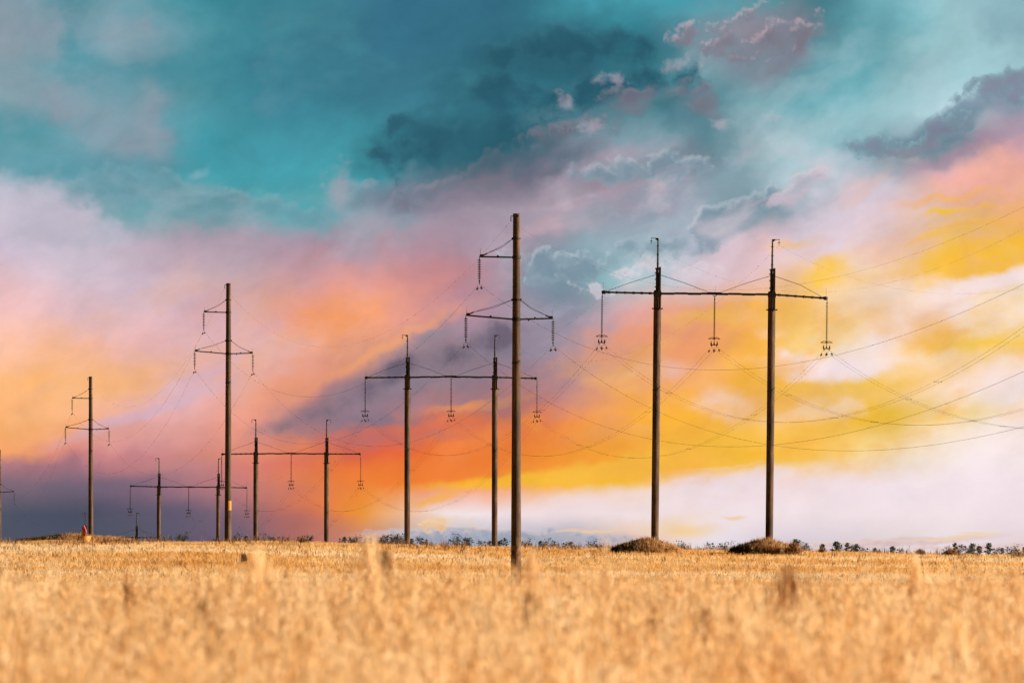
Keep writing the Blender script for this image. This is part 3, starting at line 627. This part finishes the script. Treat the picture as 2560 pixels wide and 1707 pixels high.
# ------------------------------------------------------------------ grass, straw, wheat
def tufts(name, X, Y, Z, h, w, nb, m, parent=None, spread=.12, lean=.35, tint=None, tint_var=.25):
    """every tuft: nb bent blades, each 2 quads tapering to a tip"""
    n = len(X); T = n * nb
    X = np.repeat(X, nb) + rng.normal(0, spread, T); Y = np.repeat(Y, nb) + rng.normal(0, spread, T); Z = np.repeat(Z, nb)
    H = np.repeat(h, nb) * rng.uniform(.45, 1.1, T); W = np.repeat(w, nb) * rng.uniform(.6, 1.3, T)
    a = rng.uniform(0, 2 * np.pi, T); b = rng.uniform(0, 2 * np.pi, T); l = np.abs(rng.normal(0, lean, T)) * H
    dx, dy = np.cos(a) * W / 2, np.sin(a) * W / 2; lx, ly = np.cos(b) * l, np.sin(b) * l
    P = np.empty((T, 5, 3))
    P[:, 0] = np.stack([X - dx, Y - dy, Z - .05], 1); P[:, 1] = np.stack([X + dx, Y + dy, Z - .05], 1)
    P[:, 2] = np.stack([X + dx * .7 + lx * .35, Y + dy * .7 + ly * .35, Z + H * .6], 1); P[:, 3] = np.stack([X - dx * .7 + lx * .35, Y - dy * .7 + ly * .35, Z + H * .6], 1)
    P[:, 4] = np.stack([X + lx, Y + ly, Z + H], 1)
    o = np.arange(T)[:, None] * 5
    f = np.concatenate([o + np.array([[0, 1, 2]]), o + np.array([[0, 2, 3]]), o + np.array([[3, 2, 4]])])
    tn = np.repeat(tint, nb) if tint is not None else np.full(T, .5)
    tn = np.repeat(np.clip(tn + rng.normal(0, tint_var, T), 0, 1), 5)
    return np_mesh(name, P.reshape(-1, 3), f, m, parent, tn)

# straw-coloured stubble of the far field up to and over the ridge
n = 76000
Y = 505 + (900 - 505) * rng.random(n) ** .9
X = rng.uniform(-1, 1, n) * (Y * .066 + 8)
st = vnoise(X * .045, Y * .07) * .9 + .5 * vnoise(X * .16 + 40, Y * .16)
hg = .17 + .14 * np.clip(.3 - st, 0, 1) + .08 * rng.random(n) + .22 * np.clip((Y - 705) / 60, 0, 1) * rng.random(n) ** 2
o = tufts('dry_grass', X, Y, ground(X, Y), hg, np.full(n, .042), 6, M['straw'], spread=.26, lean=.6, tint=.62 + .85 * st, tint_var=.13)
tag(o, kind='stuff')
# nearer, hidden slope: thinner
n = 9000; Y = rng.uniform(60, 505, n); X = rng.uniform(-1, 1, n) * (Y * .08 + 6)
tag(tufts('dry_grass', X, Y, ground(X, Y), np.full(n, .3), np.full(n, .06), 6, M['straw'], spread=.3, lean=.5, tint=np.full(n, .55)), kind='stuff')
# brown weeds scattered along the ridge
n = 3600; Y = rng.normal(755, 45, n).clip(640, 900); X = rng.uniform(-1, 1, n) * (Y * .066 + 6)
keep = (hash2(X * .35, Y * .02 + 1) + .35 * rng.normal(0, 1, n)) > .05; X, Y = X[keep], Y[keep]; n = len(X)
tag(tufts('dry_weeds', X, Y, ground(X, Y), .35 + .65 * rng.random(n) ** 2, np.full(n, .05), 9, M['weed'], spread=.16, lean=.45, tint=np.full(n, .48), tint_var=.3), kind='stuff')
# darker tufts dotted through the open field
n = 900; Y = rng.uniform(540, 730, n); X = rng.uniform(-1, 1, n) * (Y * .066 + 6)
tag(tufts('dry_weeds', X, Y, ground(X, Y), .25 + .25 * rng.random(n), np.full(n, .05), 8, M['weed'], spread=.16, lean=.5, tint=np.full(n, .62), tint_var=.25), kind='stuff')

# ripe wheat in the foreground
def wheat_template(seed):
    r = np.random.default_rng(seed); V = []; Fc = []
    def quad(p0, p1, w0, w1, a):
        d = np.array([math.cos(a), math.sin(a), 0]); o = len(V)
        V.extend([p0 - d * w0 / 2, p0 + d * w0 / 2, p1 + d * w1 / 2, p1 - d * w1 / 2]); Fc.append((o, o + 1, o + 2)); Fc.append((o, o + 2, o + 3))
    bend = r.uniform(.02, .12); ba = r.uniform(0, 6.28)
    def pt(z): return np.array([math.cos(ba) * bend * z * z, math.sin(ba) * bend * z * z, z])
    zs = [.15, .5, .95]
    for i in range(2):
        quad(pt(zs[i]), pt(zs[i + 1]), .004, .003, 0.); quad(pt(zs[i]), pt(zs[i + 1]), .004, .003, 1.57)
    for k in range(11):     # loose head of small husks
        z = r.uniform(.84, 1.0); a = r.uniform(0, 6.28); d = np.array([math.cos(a), math.sin(a), 0]) * r.uniform(.004, .016) * (1.08 - z) * 9
        p = pt(z) + d; q = p + d * .35 + np.array([0, 0, r.uniform(.012, .024)]); b = r.uniform(0, 3.14); w = np.array([math.cos(b), math.sin(b), 0]) * .0032
        o = len(V); m_ = (p + q) / 2; V.extend([p, m_ + w, q, m_ - w]); Fc.append((o, o + 1, o + 2)); Fc.append((o, o + 2, o + 3))
        if k % 2: o = len(V); V.extend([q, q + np.array([.0012, .0012, 0]), q + np.array([d[0] * .6, d[1] * .6, .045])]); Fc.append((o, o + 1, o + 2))
    for k in range(3):      # dry leaves
        a = r.uniform(0, 6.28); z = r.uniform(.4, .85); p = pt(z); d = np.array([math.cos(a), math.sin(a), 0])
        q = p + d * .05 + np.array([0, 0, .06]); s_ = p + d * .12 + np.array([0, 0, r.uniform(-.03, .07)])
        quad(p, q, .004, .007, a + 1.57); quad(q, s_, .007, .001, a + 1.57)
    return np.array(V), np.array(Fc)
def plant(name, temps, X, Y, Z, S, m, tint, parent=None, thick=1.0):
    Vs = []; Fs = []; Ts = []; off = 0; which = rng.integers(0, len(temps), len(X))
    for ti, (tv, tf) in enumerate(temps):
        k = which == ti; n = int(k.sum())
        if not n: continue
        a = rng.uniform(0, 2 * np.pi, n); ca, sa = np.cos(a)[:, None], np.sin(a)[:, None]; s = S[k][:, None]
        sx = thick
        x = tv[None, :, 0] * sx; y = tv[None, :, 1] * sx; z = tv[None, :, 2]
        lx = rng.normal(0, .05, n)[:, None]; ly = rng.normal(0, .05, n)[:, None]
        P = np.stack([(x * ca - y * sa) + lx * z + X[k][:, None], (x * sa + y * ca) + ly * z + Y[k][:, None], z * s + Z[k][:, None]], 2)
        Vs.append(P.reshape(-1, 3)); Fs.append((tf[None] + (np.arange(n) * len(tv))[:, None, None]).reshape(-1, 3) + off); off += n * len(tv)
        Ts.append(np.repeat(tint[k], len(tv)))
    return np_mesh(name, np.concatenate(Vs), np.concatenate(Fs), m, parent, np.concatenate(Ts))
temps = [wheat_template(s) for s in range(8)]
n = 40000
Y = 13.5 + (37 - 13.5) * rng.random(n) ** .8; X = rng.uniform(-1, 1, n) * (Y * .075 + 1.2)
hv = vnoise(X * 1.8, Y * .5) * .09
S = .88 + hv + rng.normal(0, .05, n) + .13 * (rng.random(n) < .10) * rng.random(n)
tn = np.clip(.60 + .34 * vnoise(X * 5, Y * 1.1) + rng.normal(0, .2, n), 0, 1)
tag(plant('wheat', temps, X, Y, ground(X, Y), S, M['wheat'], tn), kind='stuff')

# rusty weed heads scattered through the wheat
n = 1300; Y = rng.uniform(17, 36, n); X = rng.uniform(-1, 1, n) * (Y * .07 + .6); k = vnoise(X * .9, Y * .35) + rng.normal(0, .25, n) > .1; X, Y = X[k], Y[k]; n = len(X)
tag(tufts('dry_weeds', X, Y, ground(X, Y) + .74 + rng.normal(0, .06, n), np.full(n, .05), np.full(n, .007), 16, M['weed'], spread=.014, lean=.35, tint=np.full(n, .62), tint_var=.2), kind='stuff')

# taller stalks that stand above the wheat, out of focus
def tall(px, top, d, wd, m, tint, label, name='tall_weed', cat='weed', nb=60, ln=.5):
    x = (px - 1280) / F * d; zt = (HOR - top) / F * d; z0 = gz(x, d); h = zt - z0
    t = empty(name, (x, d, z0)); tag(t, label, cat, 'tall stalks above the foreground wheat')
    MB().tube([(0, 0, -.1), (.01, 0, h * .5), (0, .01, h * .96)], [.006, .005, .003], 5).build('stem', m if False else M['bark'] if tint < .3 else M['straw'], t)
    z = h - ln * rng.random(nb) ** 1.2; w_ = wd * (.35 + .65 * np.clip((h - z) / ln * 2, 0, 1))
    tufts('seed_head', rng.normal(0, 1, nb) * w_ * .55, rng.normal(0, 1, nb) * w_ * .55, z, np.full(nb, .035), np.full(nb, .0045), 4, m, t, spread=.012, lean=.4, tint=np.full(nb, tint), tint_var=.1)
for a in [(965, 1385, 33, .014, 'weed', .65, 'dark blurred weed spike standing up left of the central pole foot', 60, .14),
          (924, 1350, 31, .06, 'wheat', .85, 'pale blurred plume rising highest left of centre, reaching the tree line', 90, .26),
          (645, 1375, 30, .06, 'wheat', .85, 'pale blurred plume below the second single pole', 90, .3),
          (1325, 1490, 26, .03, 'weed', .5, 'brown blurred weed just right below the foot of the tallest pole', 70, .16),
          (1975, 1425, 29, .075, 'weed', .85, 'wide brown blurred weed head below the right grassy mound', 110, .16),
          (512, 1462, 27, .02, 'weed', .85, 'short rusty blurred weed head in the left half of the wheat', 40, .12),
          (1752, 1525, 25, .015, 'weed', .7, 'small dark blurred weed in the wheat below the nearest pylon', 40, .10),
          (320, 1440, 31, .02, 'weed', .95, 'thin brownish blurred spike in the wheat under the left mound', 36, .12),
          (2290, 1395, 32, .04, 'wheat', .85, 'pale blurred plume on the far right of the wheat', 80, .2),
          (1330, 1380, 34, .03, 'wheat', .8, 'pale blurred plume against the foot of the tallest pole', 80, .2)]:
    tall(a[0], a[1], a[2], a[3], M[a[4]], a[5], a[6], nb=int(a[7] * .4), ln=a[8])

# ------------------------------------------------------------------ grassy mounds
def mound(px, d, base_y, top_y, halfw_px, label, nt=1500, green=.25):
    c = at(px, base_y, d); hw = halfw_px / F * d; hz = (base_y - top_y) / F * d
    t = empty('grassy_mound', c); tag(t, label, 'mound', 'grassy mounds along the ridge')
    N_ = 26; v = []; f = []
    def hh(x, y):
        r2 = (x / hw) ** 2 + (y / (hw * .9)) ** 2
        return hz * .9 * np.exp(-r2 * 1.8) * (1 + .22 * vnoise(x * .9 + px, y * .9, 3)) - .12 - .35 * np.clip(r2 - .7, 0, 1)
    g_ = np.linspace(-1.15, 1.15, N_); GX_, GY_ = np.meshgrid(g_ * hw, g_ * hw); vv = np.stack([GX_.ravel(), GY_.ravel(), hh(GX_, GY_).ravel()], 1)
    i_ = (np.arange(N_ - 1)[:, None] * N_ + np.arange(N_ - 1)[None]).ravel()
    mo = np_mesh('earth', vv, np.stack([i_, i_ + 1, i_ + N_ + 1, i_ + N_], 1), M['mound'], t)
    n_ = nt; a = rng.uniform(0, 2 * np.pi, n_); r_ = np.sqrt(rng.random(n_)) * 1.02; x = np.cos(a) * r_ * hw; y = np.sin(a) * r_ * hw * .9
    tn_ = np.clip(.50 + .5 * (x / hw) + rng.normal(0, .1, n_), .05, .95)  # tint rises to the right: the sunlit side is painted in
    k = rng.random(n_) < np.where(x / hw > -.2, 1 - green * .5, 1 - green * 2.2)  # more dark green tufts on the left, painting the shaded side
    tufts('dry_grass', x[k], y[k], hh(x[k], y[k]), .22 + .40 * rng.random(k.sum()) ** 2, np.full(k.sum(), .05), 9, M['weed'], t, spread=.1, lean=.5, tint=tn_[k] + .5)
    k = ~k; tufts('shaded_green_grass', x[k], y[k], hh(x[k], y[k]), .25 + .25 * rng.random(k.sum()), np.full(k.sum(), .05), 9, M['green'], t, spread=.1, lean=.5, tint=np.full(k.sum(), .28))
    return t
mound(1615, DH(0) - 1, 1376, 1349, 84, 'round mound of dry brown grass under the left pole of the nearest twin-pole pylon')
mound(1912, DH(0) - 1, 1377, 1351, 84, 'round mound of dry brown grass under the right pole of the nearest twin-pole pylon')
mound(178, 985, 1354, 1336, 135, 'long low mound with shaded green-brown grass on the far left ridge', nt=2600, green=.42)  # larger green share colours in the shade on its front
mound(275, 1000, 1352, 1344, 55, 'flat tuft of pinkish dry grass right of the yellow marker', nt=500, green=.05)

def shrub(px, top, d, w_px, label):
    zt = (HOR - top) / F * d; x = (px - 1280) / F * d; z0 = gz(x, d) - .1; h = max(zt - z0, .4); w = w_px / F * d
    t = empty('dry_shrub', (x, d, z0)); tag(t, label, 'shrub', 'dry shrubs on the ridge')
    s = MB()
    for q in range(7): a = random.uniform(0, 6.28); s.tube([(0, 0, 0), (math.cos(a) * w * .2, math.sin(a) * w * .2, h * .5), (math.cos(a) * w * .4, math.sin(a) * w * .4, h * random.uniform(.75, 1))], [.03, .02, .01], 5)
    s.build('stems', M['bark'], t)
    n_ = 190; u = rng.normal(0, .5, (n_, 3))
    tufts('foliage', u[:, 0] * w / 2, u[:, 1] * w / 2, h * .52 + u[:, 2] * h * .42, np.full(n_, .2), np.full(n_, .04), 4, M['weed'], t, spread=.08, lean=.8, tint=np.full(n_, .5), tint_var=.25)
shrub(1985, 1354, 668, 28, 'dark dry shrub at the right end of the right grassy mound')
shrub(2375, 1370, 700, 34, 'dark dry bush on the ridge left of the far-right trees')
shrub(2548, 1378, 690, 26, 'dark dry bush at the right edge of the ridge')
shrub(2055, 1370, 705, 8, 'thin dry stalk standing on the ridge right of the mounds')
shrub(610, 1388, 600, 5, 'pale rusty thistle alone in the open field below the middle-sized pole')
shrub(757, 1345, 735, 12, 'spindly dry stalk on the ridge left of the third pylon right pole')
shrub(2300, 1376, 700, 16, 'small reddish dry bush on the right ridge, apart from the trees')

# ------------------------------------------------------------------ yellow pipeline marker
dmk = 962; c = at(210, 1352, dmk)
t = empty('yellow_marker', c); tag(t, 'yellow concrete ring with a yellow post and red curved pipe on the left mound', 'marker')
MB().lathe((.0, 0, 0), [(.72, -.8), (.74, .52), (.72, .57), (.58, .57), (.58, .42), (.0, .42)], 28).build('concrete_ring', M['yellow'], t)
MB().tube([(-.10, 0, .4), (-.10, 0, 1.20), (-.09, 0, 1.30)], [.125, .125, .10], 14).build('post', M['yellow'], t)
MB().tube([(-.12, -.05, 1.25), (-.10, -.06, 1.62), (-.02, -.08, 1.66), (.08, -.1, 1.42), (.18, -.1, 1.2), (.20, -.1, 1.0), (.14, -.06, .8), (.06, 0, .5)], [.10, .13, .13, .12, .12, .12, .10, .08], 12).build('red_pipe', M['red'], t)

# ------------------------------------------------------------------ trees beyond the ridge
def proto_tree(kind, seed):
    """unit tree, 10 m tall: trunk with limbs, crown of leaf clumps"""
    r = np.random.default_rng(seed); rd = random.Random(seed); t = empty('tree' if kind != 'c' else 'conifer', (0, 0, 0))
    tr = MB(); lean_ = [(0, 0, -.3), (.1 * rd.uniform(-1, 1), 0, 3), (.25 * rd.uniform(-1, 1), .1, 6.2), (.2 * rd.uniform(-1, 1), 0, 9.3)]
    tr.tube(lean_, [.20, .15, .09, .02], 7); C = []; Rr = []
    if kind == 'c':
        for q in range(34):
            z = 2.0 + 7.9 * (q / 33); L_ = (10.1 - z) * .24 + .12; a = q * 2.4 + rd.uniform(-.4, .4); L_ *= rd.uniform(.6, 1.15)
            tr.tube([(0, 0, z), (math.cos(a) * L_, math.sin(a) * L_, z - .12 * L_)], [.03, .008], 4)
            for w in np.linspace(.15, 1, 6): C.append((math.cos(a) * L_ * w, math.sin(a) * L_ * w, z - .1 * L_ * w + .05)); Rr.append(.10 + .10 * (1 - w))
    else:
        for q in range(15):
            z = rd.uniform(4.0, 9.0); a = rd.uniform(0, 6.28); L_ = rd.uniform(.7, 1.7) * (1.2 if z < 7 else .75); up = rd.uniform(.8, 1.5)
            e = (math.cos(a) * L_, math.sin(a) * L_, min(z + up, 9.95)); tr.tube([(0, 0, z), (e[0] * .5, e[1] * .5, z + (e[2] - z) * .4), e], [.05, .03, .01], 4)
            for w in np.linspace(.35, 1, 5):
                C.append((e[0] * w + rd.gauss(0, .15), e[1] * w + rd.gauss(0, .15), z + (e[2] - z) * w + rd.gauss(0, .1))); Rr.append(rd.uniform(.22, .40))
        for w in range(4): C.append((rd.gauss(0, .15), rd.gauss(0, .15), 8.7 + w * .38)); Rr.append(.26 - .05 * w)
    trunk = tr.build('trunk', M['bark'], t)
    C = np.array(C); Rr = np.array(Rr); per = 26 if kind != 'c' else 14; K = len(C) * per
    pos = np.repeat(C, per, 0) + r.normal(0, 1, (K, 3)) * np.repeat(Rr, per)[:, None] * np.array([.75, .75, .6]); sz = r.uniform(.05, .13, K)
    a = r.normal(0, 1, (K, 3)); a /= np.linalg.norm(a, axis=1)[:, None]; b = np.cross(a, r.normal(0, 1, (K, 3))); b /= np.linalg.norm(b, axis=1)[:, None]
    v = np.stack([pos - a * sz[:, None], pos + b * sz[:, None] * .6, pos + a * sz[:, None], pos - b * sz[:, None] * .6], 1).reshape(-1, 3)
    np_mesh('crown', v, np.arange(K * 4).reshape(-1, 4), M['leaf'] if kind != 'c' else M['needle'], t)
    return t
protos = {'a': proto_tree('a', 1), 'b': proto_tree('b', 5), 'd': proto_tree('a', 9), 'c': proto_tree('c', 3)}
pk = {q: kids(o) for q, o in protos.items()}; used = set()
TREES = [  # x, top row, kind
 (411,1341,'a'),(447,1335,'b'),(462,1338,'d'),(533,1346,'a'),(549,1348,'c'),(588,1338,'b'),(597,1345,'a'),(616,1341,'c'),(648,1342,'a'),(678,1341,'b'),(697,1340,'d'),(719,1343,'a'),(746,1341,'b'),(768,1339,'a'),(776,1347,'c'),
 (850,1345,'a'),(862,1343,'c'),(874,1343,'b'),(891,1344,'d'),(914,1345,'a'),(955,1342,'b'),(967,1338,'a'),(981,1334,'d'),(991,1340,'b'),(1003,1343,'a'),(1029,1348,'c'),(1054,1344,'a'),(1066,1347,'b'),
 (1147,1341,'b'),(1158,1345,'a'),(1166,1343,'d'),(1210,1352,'a'),(1224,1353,'c'),(1250,1353,'c'),(1266,1345,'a'),(1304,1352,'b'),(1316,1356,'a'),
 (1350,1353,'c'),(1362,1352,'d'),(1384,1351,'b'),(1411,1356,'a'),(1427,1355,'c'),(1470,1353,'b'),(1503,1361,'a'),(1709,1358,'b'),(1782,1356,'a'),(1800,1357,'b'),
 (1990,1349,'c'),(2014,1356,'b'),(2056,1361,'c'),(2090,1355,'c'),(2096,1361,'a'),(2118,1358,'c'),(2131,1363,'a'),(2142,1361,'c'),(2150,1367,'b'),(2167,1369,'a'),(2188,1371,'c'),(2197,1373,'a'),(2232,1367,'c'),(2243,1371,'a'),
 (2387,1358,'c'),(2396,1361,'a'),(2413,1364,'b'),(2430,1360,'c'),(2447,1366,'c'),(2472,1359,'c'),(2487,1370,'a'),(2506,1371,'c'),(2518,1366,'b'),(2550,1371,'a'),(2560,1369,'c')]
POLES = [(0, 'the left edge'), (227, 'the small left single pole'), (396, 'the left pole of fourth twin-pole pylon'), (543, 'the right pole of fourth twin-pole pylon'), (570, 'the middle-sized single pole'), (639, 'the left pole of third twin-pole pylon'), (814, 'the right pole of third twin-pole pylon'),
         (1018, 'the left pole of second twin-pole pylon'), (1236, 'the right pole of second twin-pole pylon'), (1290, 'the tallest single pole'), (1637, 'the left pole of nearest twin-pole pylon'), (1915, 'the right pole of nearest twin-pole pylon'), (2560, 'the right edge')]
ordn = ['first', 'second', 'third', 'fourth', 'fifth', 'sixth', 'seventh', 'eighth', 'ninth', 'tenth', 'eleventh', 'twelfth', 'thirteenth', 'fourteenth', 'fifteenth', 'sixteenth', 'seventeenth', 'eighteenth', 'nineteenth', 'twentieth', 'twenty-first', 'twenty-second', 'twenty-third', 'twenty-fourth', 'twenty-fifth', 'twenty-sixth', 'twenty-seventh']
TREES.sort(); cnt = {}
for i, (px, ty, kd) in enumerate(TREES):
    d = 1120 + 130 * ((i * 7) % 5) / 4 + (60 if px > 1900 else 0); x = (px - 1280) / F * d; z0 = gz(x, d); h = (HOR - ty) / F * d - z0
    src = protos[kd]
    if kd in used:
        o = src.copy(); COL.objects.link(o)
        for ch in pk[kd]: c_ = ch.copy(); COL.objects.link(c_); c_.parent = o
    else: o = src; used.add(kd)
    s = h / 10.0; sw = s * random.uniform(.8, 1.15)
    if kd == 'c' : sw *= random.uniform(1.0, 1.5)
    o.location = (x, d, z0); o.scale = (sw, sw, s); o.rotation_euler = (0, 0, random.uniform(0, 6.28))
    bi = max(j for j in range(len(POLES)) if POLES[j][0] <= px - 1) ; cnt[bi] = cnt.get(bi, 0) + 1
    o['label'] = ('dark pointed conifer, ' if kd == 'c' else 'dark bushy treetop, ') + '%s right of %s' % (ordn[cnt[bi] - 1], POLES[bi][1])
    o['category'] = 'tree'; o['group'] = 'distant trees behind the ridge'
